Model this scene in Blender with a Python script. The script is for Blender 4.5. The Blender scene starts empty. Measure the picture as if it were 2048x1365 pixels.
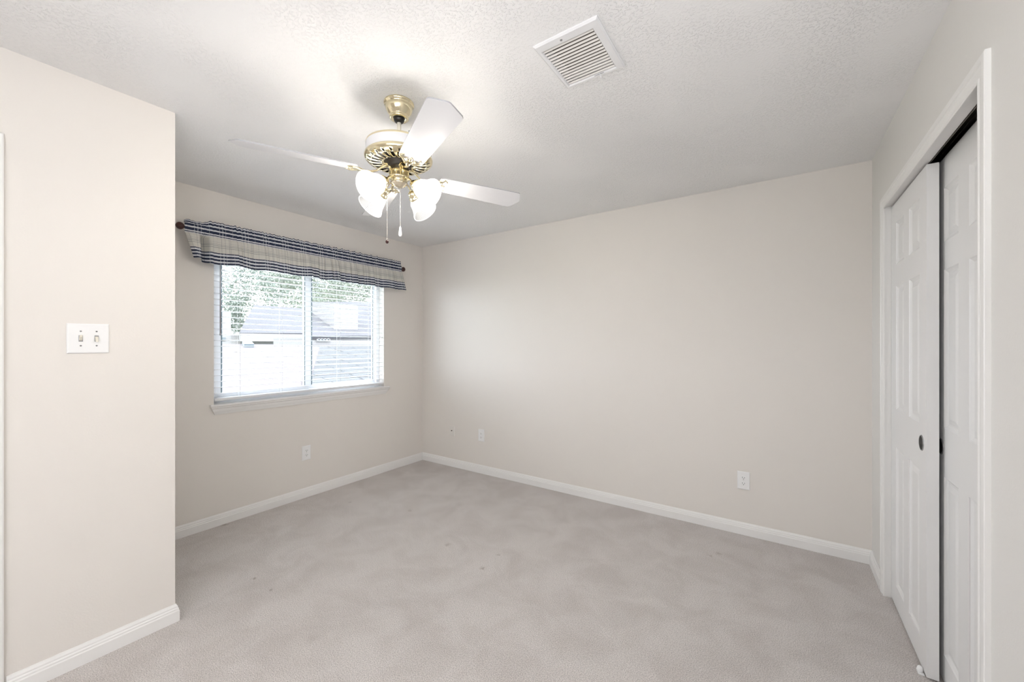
import bpy, bmesh, math, random
from mathutils import Vector, Matrix
R = math.radians
random.seed(7)
S = bpy.context.scene
COL = S.collection

# ------------------------------------------------------------------ camera
H = 2.44                       # ceiling height
XW, YB, XC, XL, YL = -3.415, 3.203, 0.4534, -2.408, 0.669
CAMZ = 1.3328
cd = bpy.data.cameras.new('camera')
cam = bpy.data.objects.new('camera', cd); COL.objects.link(cam)
cam.location = (0, 0, CAMZ)
cam.rotation_euler = (R(90), 0, R(34.154))
cd.sensor_width = 36.0
cd.lens = 793.885 / 2048 * 36
cd.shift_y = (687.65 - 682.5) / 2048
cd.clip_start = 0.02
S.camera = cam

# ------------------------------------------------------------------ light and exposure
S.view_settings.view_transform = 'Standard'
S.view_settings.look = 'None'
S.view_settings.gamma = 1.0
S.view_settings.use_curve_mapping = False
S.view_settings.exposure = 1.0
w = bpy.data.worlds.new('sky'); S.world = w; w.use_nodes = True
bg = w.node_tree.nodes['Background']
bg.inputs[0].default_value = (0.86, 0.93, 1.0, 1)
bg.inputs[1].default_value = 5.6
sd = bpy.data.lights.new('sun', 'SUN'); sun = bpy.data.objects.new('sun', sd); COL.objects.link(sun)
sd.energy = 3.5; sd.angle = R(1.0); sd.color = (1, 0.96, 0.9)
sun.location = (4, -2, 9)
sun.rotation_euler = Vector((0.62, -0.35, 0.85)).to_track_quat('Z', 'Y').to_euler()

def area(name, loc, rot, sx, sy, energy, color, portal=False):
    d = bpy.data.lights.new(name, 'AREA'); o = bpy.data.objects.new(name, d); COL.objects.link(o)
    d.shape = 'RECTANGLE'; d.size = sx; d.size_y = sy; d.energy = energy; d.color = color
    o.location = loc; o.rotation_euler = rot
    if portal: d.cycles.is_portal = True
    return o
# unseen fill lights added behind the camera to brighten the room
area('hall_fill_light', (-0.6, -2.6, 2.40), (0, 0, 0), 1.6, 1.2, 14, (0.96, 0.97, 1.0))  # added overhead fill in the unseen hall
lo_ = area('opening_fill_light', (-0.35, -1.30, 1.45), (0, 0, 0), 1.1, 1.3, 5.5, (0.96, 0.97, 1.0))  # added fill aimed at the window wall, no window behind it
lo_.data.spread = R(130)
lo_.rotation_euler = (Vector((-0.35, -1.30, 1.45)) - Vector((-2.6, 2.6, 1.35))).to_track_quat('Z', 'Y').to_euler()
area('ceiling_fill_light', (0.18, -0.42, 1.45), (R(180), 0, 0), 0.35, 0.35, 15, (0.95, 0.97, 1.0))  # added fill thrown up at the ceiling, no lamp stands here
# daylight portal in the window opening
area('window_portal', (XW - 0.125, 1.915, 1.46), (0, R(-90), 0), 1.12, 1.50, 1, (1, 1, 1), portal=True)

# ------------------------------------------------------------------ materials
def nt(m): return m.node_tree.nodes, m.node_tree.links
def mat(name, col, rough=0.5, metal=0.0, bump=None, spec=0.5, emis=None, estr=0.0, trans=0.0):
    m = bpy.data.materials.new(name); m.use_nodes = True
    n, l = nt(m); b = n['Principled BSDF']
    b.inputs['Base Color'].default_value = (*col, 1); b.inputs['Roughness'].default_value = rough
    b.inputs['Metallic'].default_value = metal; b.inputs['Specular IOR Level'].default_value = spec
    if emis: b.inputs['Emission Color'].default_value = (*emis, 1); b.inputs['Emission Strength'].default_value = estr
    if trans: b.inputs['Transmission Weight'].default_value = trans
    if bump:
        scale, strength, dist, detail = bump
        tc = n.new('ShaderNodeTexCoord'); t = n.new('ShaderNodeTexNoise'); bp = n.new('ShaderNodeBump')
        t.inputs['Scale'].default_value = scale; t.inputs['Detail'].default_value = detail
        bp.inputs['Strength'].default_value = strength; bp.inputs['Distance'].default_value = dist
        l.new(tc.outputs['Object'], t.inputs['Vector']); l.new(t.outputs['Fac'], bp.inputs['Height'])
        l.new(bp.outputs['Normal'], b.inputs['Normal'])
    return m

M = {}
M['wall'] = mat('wall_paint', (0.805, 0.767, 0.723), 0.55, bump=(160, 0.12, 0.002, 2), spec=0.25)
M['wall_white'] = mat('closet_wall_paint', (0.80, 0.785, 0.76), 0.5, bump=(160, 0.12, 0.002, 2), spec=0.25)
M['trim'] = mat('trim_paint', (0.87, 0.86, 0.845), 0.35, spec=0.4)
M['door'] = mat('door_paint', (0.85, 0.845, 0.84), 0.4, bump=(90, 0.05, 0.001, 3), spec=0.4)
M['plastic'] = mat('white_plastic', (0.90, 0.90, 0.90), 0.3)
M['ivory'] = mat('ivory_plastic', (0.80, 0.76, 0.66), 0.35)
M['painted_plate'] = mat('wall_coloured_plate', (0.80, 0.77, 0.73), 0.4)
M['dark'] = mat('dark_gap', (0.012, 0.011, 0.010), 0.6)
M['grey_metal'] = mat('grey_metal', (0.35, 0.35, 0.36), 0.4, 0.8)
M['steel'] = mat('bronze_track', (0.09, 0.075, 0.06), 0.35, 0.9)
M['brass'] = mat('polished_brass', (0.84, 0.75, 0.52), 0.12, 1.0)
M['fan_white'] = mat('fan_white', (0.83, 0.83, 0.84), 0.22)
M['fan_edge'] = mat('blade_edge_grey', (0.42, 0.42, 0.43), 0.5)
M['blade'] = mat('blade_white', (0.85, 0.85, 0.87), 0.28)
M['blade'].node_tree.nodes['Principled BSDF'].inputs['Coat Weight'].default_value = 0.2
M['louvre'] = mat('dusty_louvre', (0.78, 0.75, 0.72), 0.4)
M['shaded_damper'] = mat('louvre_shadow', (0.20, 0.18, 0.16), 0.6)  # dark colour stands for the shade between the louvres
M['black'] = mat('black_rubber', (0.01, 0.01, 0.01), 0.35)
M['motor'] = mat('dark_motor', (0.03, 0.025, 0.02), 0.45, 0.4)
M['blind'] = mat('blind_white', (0.84, 0.85, 0.87), 0.35)
M['cord'] = mat('blind_cord', (0.82, 0.82, 0.82), 0.7)
M['wand'] = mat('clear_wand', (0.42, 0.43, 0.46), 0.2)
M['vinyl'] = mat('window_vinyl', (0.90, 0.91, 0.93), 0.35)
M['vinyl_dark'] = mat('window_gasket', (0.16, 0.22, 0.25), 0.5)
M['finial'] = mat('dark_cherry_wood', (0.045, 0.012, 0.010), 0.3, bump=(60, 0.1, 0.001, 3))
M['chain'] = mat('chain_metal', (0.88, 0.85, 0.78), 0.3, 1.0)
M['shade'] = mat('frosted_glass_shade', (0.10, 0.10, 0.10), 0.25, emis=(1.0, 0.97, 0.92), estr=0.8)
M['shade_rib'] = mat('clear_glass_rib', (0.05, 0.05, 0.05), 0.15, emis=(1.0, 0.97, 0.92), estr=0.3)
M['bulb'] = mat('lit_bulb', (1, 1, 1), 0.4, emis=(1.0, 0.94, 0.86), estr=205)
M['clear_cap'] = mat('cut_glass_cap', (0.86, 0.78, 0.62), 0.08, 0.85)

for k_, f_ in (('shade', 0.50), ('shade_rib', 0.62)):
    n, l = nt(M[k_]); tr = n.new('ShaderNodeBsdfTransparent'); mx = n.new('ShaderNodeMixShader'); mx.inputs[0].default_value = f_
    l.new(n['Principled BSDF'].outputs[0], mx.inputs[1]); l.new(tr.outputs[0], mx.inputs[2]); l.new(mx.outputs[0], n['Material Output'].inputs[0])
# window glass: thin pane
m = bpy.data.materials.new('window_glass'); m.use_nodes = True; n, l = nt(m); n.remove(n['Principled BSDF'])
tr = n.new('ShaderNodeBsdfTransparent'); gl = n.new('ShaderNodeBsdfGlossy'); mx = n.new('ShaderNodeMixShader')
tr.inputs[0].default_value = (0.95, 0.96, 0.97, 1); gl.inputs['Roughness'].default_value = 0.02; mx.inputs[0].default_value = 0.05
l.new(tr.outputs[0], mx.inputs[1]); l.new(gl.outputs[0], mx.inputs[2]); l.new(mx.outputs[0], n['Material Output'].inputs[0])
M['glass'] = m

# knockdown ceiling
def ceiling_mat():
    m = mat('knockdown_ceiling', (0.89, 0.885, 0.88), 0.7, spec=0.2); n, l = nt(m); b = n['Principled BSDF']
    tc = n.new('ShaderNodeTexCoord'); t = n.new('ShaderNodeTexNoise'); t.inputs['Scale'].default_value = 100; t.inputs['Detail'].default_value = 3; t.inputs['Distortion'].default_value = 0.5
    cr = n.new('ShaderNodeValToRGB'); cr.color_ramp.elements[0].position = 0.52; cr.color_ramp.elements[1].position = 0.60
    t2 = n.new('ShaderNodeTexNoise'); t2.inputs['Scale'].default_value = 3.0
    cr2 = n.new('ShaderNodeValToRGB'); cr2.color_ramp.elements[0].position = 0.30; cr2.color_ramp.elements[1].position = 0.60
    mu = n.new('ShaderNodeMath'); mu.operation = 'MULTIPLY'
    bp = n.new('ShaderNodeBump'); bp.inputs['Strength'].default_value = 0.75; bp.inputs['Distance'].default_value = 0.0022
    l.new(tc.outputs['Object'], t.inputs['Vector']); l.new(tc.outputs['Object'], t2.inputs['Vector'])
    l.new(t.outputs['Fac'], cr.inputs[0]); l.new(t2.outputs['Fac'], cr2.inputs[0])
    l.new(cr.outputs[0], mu.inputs[0]); l.new(cr2.outputs[0], mu.inputs[1]); l.new(mu.outputs[0], bp.inputs['Height'])
    l.new(bp.outputs['Normal'], b.inputs['Normal'])
    return m
M['ceiling'] = ceiling_mat()

SCUFF_DENT_SHADES = [(-3.385, 1.228, .030, .55), (-2.473, 1.041, .014, .6), (-2.279, 1.045, .013, .5), (-1.83, 1.936, .026, .35), (-1.467, 1.85, .020, .5), (-1.48, 2.024, .012, .6), (-2.45, 2.162, .025, .3), (-.33, 2.818, .022, .4), (-.371, 2.762, .016, .4), (-2.998, 1.995, .02, .3), (-1.755, .979, .04, .15)]
def carpet_mat():
    m = mat('carpet', (0.6, 0.55, 0.5), 0.95, spec=0.05); n, l = nt(m); b = n['Principled BSDF']
    tc = n.new('ShaderNodeTexCoord')
    def noise(scale, detail, rough=0.5, dist=0.0):
        t = n.new('ShaderNodeTexNoise'); t.inputs['Scale'].default_value = scale; t.inputs['Detail'].default_value = detail
        t.inputs['Roughness'].default_value = rough; t.inputs['Distortion'].default_value = dist
        l.new(tc.outputs['Object'], t.inputs['Vector']); return t
    big = noise(4.2, 6, 0.62, 0.5); fine = noise(260, 3, 0.7); tint = noise(1.3, 3)
    cr = n.new('ShaderNodeValToRGB'); e = cr.color_ramp.elements
    e[0].position = 0.36; e[0].color = (0.675, 0.630, 0.603, 1); e[1].position = 0.60; e[1].color = (0.755, 0.713, 0.688, 1)
    l.new(big.outputs['Fac'], cr.inputs[0])
    cf = n.new('ShaderNodeValToRGB'); e = cf.color_ramp.elements
    e[0].position = 0.34; e[0].color = (0.52, 0.51, 0.51, 1); e[1].position = 0.60; e[1].color = (1.09, 1.09, 1.09, 1)
    l.new(fine.outputs['Fac'], cf.inputs[0])
    mx = n.new('ShaderNodeMix'); mx.data_type = 'RGBA'; mx.blend_type = 'MULTIPLY'; mx.inputs[0].default_value = 1
    l.new(cr.outputs[0], mx.inputs[6]); l.new(cf.outputs[0], mx.inputs[7])
    col = mx.outputs[2]
    # small scuffs, and dents whose shade is painted as dark spots: (x, y, radius, depth of tone)
    wob = noise(60, 2); 
    for sx_, sy_, sr_, sk_ in SCUFF_DENT_SHADES:
        vd = n.new('ShaderNodeVectorMath'); vd.operation = 'DISTANCE'; vd.inputs[1].default_value = (sx_, sy_, 0); l.new(tc.outputs['Object'], vd.inputs[0])
        ad = n.new('ShaderNodeMath'); ad.operation = 'MULTIPLY_ADD'; ad.inputs[1].default_value = .05; l.new(wob.outputs['Fac'], ad.inputs[0]); l.new(vd.outputs['Value'], ad.inputs[2])
        mr = n.new('ShaderNodeMapRange'); mr.inputs['From Min'].default_value = .025 + sr_; mr.inputs['From Max'].default_value = .025 + sr_ * .3
        mr.inputs['To Min'].default_value = 0; mr.inputs['To Max'].default_value = sk_; l.new(ad.outputs[0], mr.inputs['Value'])
        m2 = n.new('ShaderNodeMix'); m2.data_type = 'RGBA'; l.new(mr.outputs[0], m2.inputs[0]); l.new(col, m2.inputs[6]); m2.inputs[7].default_value = (.30, .25, .22, 1); col = m2.outputs[2]
    l.new(col, b.inputs['Base Color'])
    bp = n.new('ShaderNodeBump'); bp.inputs['Strength'].default_value = 0.7; bp.inputs['Distance'].default_value = 0.004
    bp2 = n.new('ShaderNodeBump'); bp2.inputs['Strength'].default_value = 0.35; bp2.inputs['Distance'].default_value = 0.02
    l.new(big.outputs['Fac'], bp2.inputs['Height']); l.new(fine.outputs['Fac'], bp.inputs['Height']); l.new(bp2.outputs['Normal'], bp.inputs['Normal'])
    l.new(bp.outputs['Normal'], b.inputs['Normal'])
    return m
M['carpet'] = carpet_mat()

# plaid valance cloth: the UV map holds metres along the cloth (u) and metres above the hem (v)
def cloth_mat():
    m = mat('plaid_cloth', (0.7, 0.7, 0.66), 0.85, spec=0.1); n, l = nt(m); b = n['Principled BSDF']
    uv = n.new('ShaderNodeUVMap'); uv.uv_map = 'cloth'; sp = n.new('ShaderNodeSeparateXYZ'); l.new(uv.outputs[0], sp.inputs[0])
    HT = 0.300
    def ramp(stops, src, default):
        cr = n.new('ShaderNodeValToRGB'); cr.color_ramp.interpolation = 'CONSTANT'; e = cr.color_ramp.elements
        e[0].position = 0; e[0].color = (*[default] * 3, 1); e.remove(e[1])
        for p, c in stops:
            x = e.new(p); x.color = (c, c, c, 1)
        l.new(src, cr.inputs[0]); return cr
    mv = n.new('ShaderNodeMath'); mv.operation = 'MULTIPLY'; mv.inputs[1].default_value = 1 / HT; l.new(sp.outputs[1], mv.inputs[0])
    # navy bands (1 = navy) by height over the hem in metres
    bands = [(0.000, 0.012), (0.024, 0.037), (0.049, 0.061), (0.074, 0.081)]
    top = [(0.196, 0.202), (0.210, 0.228), (0.239, 0.257), (0.270, 0.284), (0.293, 0.2995)]
    st = []
    for a, c in bands + top:
        st += [(max(a / HT, 1e-4), 1.0), (c / HT, 0.0)]
    navy = ramp(st, mv.outputs[0], 0.0)
    # white grounds beside the bands
    white = ramp([(0.082 / HT, 0.0), (0.19 / HT, 1.0)], mv.outputs[0], 1.0)
    # repeating vertical plaid
    mu = n.new('ShaderNodeMath'); mu.operation = 'MULTIPLY'; mu.inputs[1].default_value = 1 / 0.145; l.new(sp.outputs[0], mu.inputs[0])
    fr = n.new('ShaderNodeMath'); fr.operation = 'FRACT'; l.new(mu.outputs[0], fr.inputs[0])
    brk = ramp([(0.03, 1), (0.055, 0), (0.16, 1), (0.20, 0), (0.30, 1), (0.325, 0), (0.62, 1), (0.635, 0)], fr.outputs[0], 0.0)
    vth = ramp([(0.10, 1), (0.115, 0), (0.26, 1), (0.275, 0), (0.44, 1), (0.455, 0), (0.50, 1), (0.512, 0), (0.78, 1), (0.79, 0)], fr.outputs[0], 0.0)
    hth = ramp([(0.118 / HT, 1), (0.121 / HT, 0), (0.131 / HT, 1), (0.134 / HT, 0), (0.141 / HT, 1), (0.144 / HT, 0), (0.155 / HT, 1), (0.157 / HT, 0)], mv.outputs[0], 0.0)
    def mixc(fac, a, c, f=1.0):
        x = n.new('ShaderNodeMix'); x.data_type = 'RGBA'
        if f != 1.0:
            k = n.new('ShaderNodeMath'); k.operation = 'MULTIPLY'; k.inputs[1].default_value = f; l.new(fac, k.inputs[0]); fac = k.outputs[0]
        l.new(fac, x.inputs[0])
        for i, s in ((6, a), (7, c)):
            if isinstance(s, tuple): x.inputs[i].default_value = (*s, 1)
            else: l.new(s, x.inputs[i])
        return x.outputs[2]
    ground = mixc(white.outputs[0], (0.74, 0.72, 0.67), (0.76, 0.77, 0.80))
    ground = mixc(vth.outputs[0], ground, (0.16, 0.18, 0.22), 0.5)
    ground = mixc(hth.outputs[0], ground, (0.14, 0.16, 0.20), 0.6)
    nv = mixc(brk.outputs[0], (0.040, 0.050, 0.090), (0.50, 0.53, 0.58), 0.5)
    col = mixc(navy.outputs[0], ground, nv)
    l.new(col, b.inputs['Base Color'])
    # daylight shines through the thin cloth a little
    tl = n.new('ShaderNodeBsdfTranslucent'); l.new(col, tl.inputs[0]); ms = n.new('ShaderNodeMixShader'); ms.inputs[0].default_value = 0.22
    l.new(b.outputs[0], ms.inputs[1]); l.new(tl.outputs[0], ms.inputs[2]); l.new(ms.outputs[0], n['Material Output'].inputs[0])
    return m
M['cloth'] = cloth_mat()

# ------------------------------------------------------------------ mesh helpers
class MB:
    def __init__(s): s.v = []; s.f = []; s.sm = []; s.mi = []
    def add(s, vs, fs, smooth=False, mi=0):
        o = len(s.v); s.v += [tuple(p) for p in vs]; s.f += [tuple(i + o for i in f) for f in fs]
        s.sm += [smooth] * len(fs); s.mi += [mi] * len(fs); return s
    def box(s, x0, x1, y0, y1, z0, z1, mi=0):
        v = [(x, y, z) for x in (x0, x1) for y in (y0, y1) for z in (z0, z1)]
        return s.add(v, [(0, 1, 3, 2), (4, 6, 7, 5), (0, 4, 5, 1), (2, 3, 7, 6), (0, 2, 6, 4), (1, 5, 7, 3)], mi=mi)
    def lathe(s, prof, seg=48, c=(0, 0, 0), axis=None, smooth=True, skip=None, mi=0, rib=None, caps=True):
        """prof: (r, t) pairs along the axis (default +Z through c)"""
        q = Matrix.Identity(3) if axis is None else Vector(axis).to_track_quat('Z', 'Y').to_matrix()
        c = Vector(c); vs = []; fs = []
        for j, (r, t) in enumerate(prof):
            for i in range(seg):
                a = 2 * math.pi * i / seg; rr = r if rib is None else rib(r, t, a)
                vs.append(c + q @ Vector((rr * math.cos(a), rr * math.sin(a), t)))
        for j in range(len(prof) - 1):
            for i in range(seg):
                if skip and skip(j, i): continue
                k = (i + 1) % seg
                fs.append((j * seg + i, j * seg + k, (j + 1) * seg + k, (j + 1) * seg + i))
        s.add(vs, fs, smooth, mi)
        if caps:
            for j in (0, len(prof) - 1):
                if prof[j][0] > 1e-5 and caps is True:
                    s.add([vs[j * seg + i] for i in range(seg)], [tuple(range(seg))], False, mi)
        return s
    def tube(s, pts, rad, seg=10, mi=0, flat=1.0):
        pts = [Vector(p) for p in pts]; rs = rad if isinstance(rad, (list, tuple)) else [rad] * len(pts)
        vs = []; fs = []; up = Vector((0, 0, 1))
        for j, p in enumerate(pts):
            d = (pts[min(j + 1, len(pts) - 1)] - pts[max(j - 1, 0)]).normalized()
            a = d.cross(up); a = a.normalized() if a.length > 1e-3 else Vector((1, 0, 0)); b2 = a.cross(d)
            for i in range(seg):
                t = 2 * math.pi * i / seg; vs.append(p + a * math.cos(t) * rs[j] + b2 * math.sin(t) * rs[j] * flat)
        for j in range(len(pts) - 1):
            for i in range(seg):
                k = (i + 1) % seg; fs.append((j * seg + i, j * seg + k, (j + 1) * seg + k, (j + 1) * seg + i))
        fs.append(tuple(range(seg))); fs.append(tuple(reversed(range((len(pts) - 1) * seg, len(pts) * seg))))
        return s.add(vs, fs, True, mi)
    def sweep(s, prof, p0, p1, out, up=(0, 0, 1), ext0=0, ext1=0, mi=0):
        """prof: closed list of (o, h): distance out of the wall and height; ends may be mitred (ext * o)"""
        p0 = Vector(p0); p1 = Vector(p1); d = (p1 - p0).normalized(); out = Vector(out); up = Vector(up); vs = []
        for p, e, sg in ((p0, ext0, -1), (p1, ext1, 1)):
            for o, h in prof: vs.append(p + out * o + up * h + d * sg * e * o)
        n = len(prof); fs = [(i, (i + 1) % n, n + (i + 1) % n, n + i) for i in range(n)]
        fs += [tuple(range(n)), tuple(range(2 * n - 1, n - 1, -1))]
        return s.add(vs, fs, mi=mi)
    def build(s, name, mats, parent=None, bevel=0.0, loc=None, sub=0, recalc=True, bang=30):
        me = bpy.data.meshes.new(name); me.from_pydata(s.v, [], s.f)
        for i, p in enumerate(me.polygons): p.use_smooth = s.sm[i]; p.material_index = s.mi[i]
        for k in (mats if isinstance(mats, (list, tuple)) else [mats]): me.materials.append(M[k] if isinstance(k, str) else k)
        if recalc:
            b = bmesh.new(); b.from_mesh(me); bmesh.ops.remove_doubles(b, verts=b.verts, dist=1e-6)
            bmesh.ops.recalc_face_normals(b, faces=b.faces); b.to_mesh(me); b.free()
        o = bpy.data.objects.new(name, me); COL.objects.link(o)
        if loc: o.location = loc
        if parent: o.parent = parent
        if bevel:
            md = o.modifiers.new('bevel', 'BEVEL'); md.width = bevel; md.segments = 2; md.limit_method = 'ANGLE'; md.angle_limit = R(bang)
        return o
def struct(o): o['kind'] = 'structure'; return o
def thing(name, label, cat, loc=(0, 0, 0), rot=(0, 0, 0), group=None):
    o = bpy.data.objects.new(name, None); COL.objects.link(o); o.location = loc; o.rotation_euler = rot
    o.empty_display_size = 0.05
    return tag(o, label, cat, group)
def tag(o, label, cat, group=None):
    o['label'] = label; o['category'] = cat
    if group: o['group'] = group
    return o
def copy_tree(o, parent=None):
    c = o.copy(); COL.objects.link(c); c.parent = parent
    for ch in list(o.children): copy_tree(ch, c)
    return c

# ------------------------------------------------------------------ room shell
T = 0.13
YF = -1.05                      # wall behind the camera
WY0, WY1, WZ0, WZ1 = 1.172, 2.665, 0.885, 2.05        # window opening
CY0, CY1, CZ1 = 1.615, 2.838, 2.052                   # closet opening
struct(MB().box(XW - T, 1.35, -4.3, YB + T, -0.10, 0).build('floor', 'carpet'))
VX0, VX1, VY0, VY1 = -.765, -.513, 1.266, 1.557      # ceiling register; the opening behind it:
GX0, GX1, GY0, GY1 = -.746, -.546, 1.306, 1.537
struct(MB().box(XW - T, 1.35, -4.3, GY0, H, H + 0.12).box(XW - T, 1.35, GY1, YB + T, H, H + 0.12)
       .box(XW - T, GX0, GY0, GY1, H, H + 0.12).box(GX1, 1.35, GY0, GY1, H, H + 0.12).build('ceiling', 'ceiling'))
struct(MB().box(XW - T, XW, YL - 0.12, YB, 0, WZ0).box(XW - T, XW, YL - 0.12, YB, WZ1, H)
       .box(XW - T, XW, YL - 0.12, WY0, WZ0, WZ1).box(XW - T, XW, WY1, YB, WZ0, WZ1).build('wall_left', 'wall'))
struct(MB().box(XW - T, 1.35, YB, YB + T, 0, H).build('wall_back', 'wall'))
struct(MB().box(XC, XC + 0.11, CY1 + 0.02, YB, 0, H).box(XC, XC + 0.11, YF, CY0 - 0.02, 0, H)
       .box(XC, XC + 0.11, CY0 - 0.02, CY1 + 0.02, CZ1 + 0.09, H).box(XC, XC + 0.03, CY0 - 0.02, CY1 + 0.02, CZ1 + 0.02, CZ1 + 0.09).build('wall_right', 'wall_white'))
# near left partition with a passage door, and its return towards the window wall
DY0, DY1, DZ1 = -0.66, 0.105, 2.06
struct(MB().box(XL - 0.12, XL, DY1 + 0.02, YL, 0, H).box(XL - 0.12, XL, YF, DY0 - 0.02, 0, H)
       .box(XL - 0.12, XL, DY0 - 0.02, DY1 + 0.02, DZ1 + 0.02, H).box(XW, XL - 0.12, YL - 0.12, YL, 0, H).build('wall_entry', 'wall'))
# unseen behind the camera: wall with opening made wide for fill, hall beyond it
struct(MB().box(XL - 0.12, -1.95, YF - 0.12, YF, 0, H).box(0.25, XC + 0.11, YF - 0.12, YF, 0, H)
       .box(-1.95, 0.25, YF - 0.12, YF, 2.2, H).build('wall_front', 'wall'))
struct(MB().box(XL - 0.24, XL - 0.12, -4.3, YF, 0, H).box(XC + 0.11, XC + 0.23, -4.3, YF, 0, H)
       .box(XL - 0.24, XC + 0.23, -4.42, -4.3, 0, H).build('wall_hall', 'wall'))
struct(MB().box(XC + 0.72, XC + 0.80, 1.2, YB, 0, H).box(XC + 0.11, XC + 0.72, 1.1, 1.2, 0, H).build('wall_closet', 'wall'))

# baseboards
def bp(t=0.014):
    return [(-.001, 0), (t, 0), (t, .050), (t - .0025, .0545), (t - .0025, .0610), (t - .0060, .0655), (t - .0060, .0710), (.004, .0800), (.003, .0830), (-.001, .0830)]
struct(MB().sweep(bp(), (XW, YL, 0), (XW, YB, 0), (1, 0, 0), ext1=-1).build('baseboard_left', 'trim'))
struct(MB().sweep(bp(), (XW, YB, 0), (XC, YB, 0), (0, -1, 0), ext0=-1, ext1=-1).build('baseboard_back', 'trim'))
struct(MB().sweep(bp(), (XC, YB, 0), (XC, CY1 + 0.062, 0), (-1, 0, 0), ext0=-1).sweep(bp(), (XC, CY0 - 0.062, 0), (XC, YF, 0), (-1, 0, 0)).build('baseboard_right', 'trim'))
struct(MB().sweep(bp(), (XL, DY1 + 0.062, 0), (XL, YL, 0), (1, 0, 0), ext1=1).sweep(bp(), (XL, YL, 0), (XW + .014, YL, 0), (0, 1, 0), ext0=1)
       .sweep(bp(), (XL, DY0 - 0.062, 0), (XL, YF, 0), (1, 0, 0)).build('baseboard_entry', 'trim'))

# casings: colonial profile, (out, distance from opening edge)
def casing_prof(wd=0.060, t=0.013):
    return [(0, 0), (t * .55, 0), (t * .72, .003), (t * .72, .008), (t * .5, .011), (t * .55, .016), (t * .8, .026), (t * .88, .034), (t * .7, .037), (t, .041), (t, wd - .003), (t * .85, wd), (0, wd)]
def casing(mb, out, x, y0, y1, z1, z0=0.0):
    pr = casing_prof(); n = len(pr)
    def ring(pts): return pts
    def vert(y, sg, zt):  # leg
        vs = []
        for z in (z0, None):
            for o, d in pr: vs.append((x + out * o, y + sg * d, z0 if z is not None else zt + d))
        mb.add(vs, [(i, (i + 1) % n, n + (i + 1) % n, n + i) for i in range(n)] + [tuple(range(n)), tuple(range(2 * n - 1, n - 1, -1))])
    vert(y0, -1, z1); vert(y1, 1, z1)
    vs = []
    for sg, y in ((-1, y0), (1, y1)):
        for o, d in pr: vs.append((x + out * o, y + sg * d, z1 + d))
    mb.add(vs, [(i, (i + 1) % n, n + (i + 1) % n, n + i) for i in range(n)])
mb = MB(); casing(mb, -1, XC, CY0 + 0.004, CY1 - 0.004, CZ1 - 0.006)
closet_trim = struct(mb.build('trim_1', 'trim'))
# jambs and head of the closet opening
mb = MB().box(XC, XC + 0.108, CY1, CY1 + 0.019, 0, CZ1 + 0.02).box(XC, XC + 0.108, CY0 - 0.019, CY0, 0, CZ1 + 0.02)
mb.box(XC, XC + 0.032, CY0, CY1, CZ1, CZ1 + 0.019)
mb.build('door_jamb', 'trim', closet_trim)
mb = MB().box(XC + 0.033, XC + 0.100, CY0, CY1, CZ1 + 0.055, CZ1 + 0.060).box(XC + 0.033, XC + 0.036, CY0, CY1, CZ1 - 0.003, CZ1 + 0.055)
mb.box(XC + 0.100, XC + 0.103, CY0, CY1, CZ1 - 0.02, CZ1 + 0.06).box(XC + 0.066, XC + 0.068, CY0, CY1, CZ1 + 0.022, CZ1 + 0.055)
mb.build('sliding_track', 'steel', closet_trim)
mb = MB(); casing(mb, 1, XL, DY0 + 0.004, DY1 - 0.004, DZ1 - 0.004)
tr2 = struct(mb.build('trim_2', 'trim'))
MB().box(XL - 0.12, XL, DY1, DY1 + 0.02, 0, DZ1 + 0.02).box(XL - 0.12, XL, DY0 - 0.02, DY0, 0, DZ1 + 0.02).box(XL - 0.12, XL, DY0, DY1, DZ1, DZ1 + 0.02).build('door_jamb', 'trim', tr2)
mb = MB()
for y, sg in ((-1.95, -1), (0.25, 1)): mb.box(y - .01, y + .01, YF - 0.12, YF, 0, 2.2)
mb.box(-1.96, 0.26, YF - 0.12, YF, 2.19, 2.21)
struct(mb.build('trim_3', 'trim'))

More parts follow.
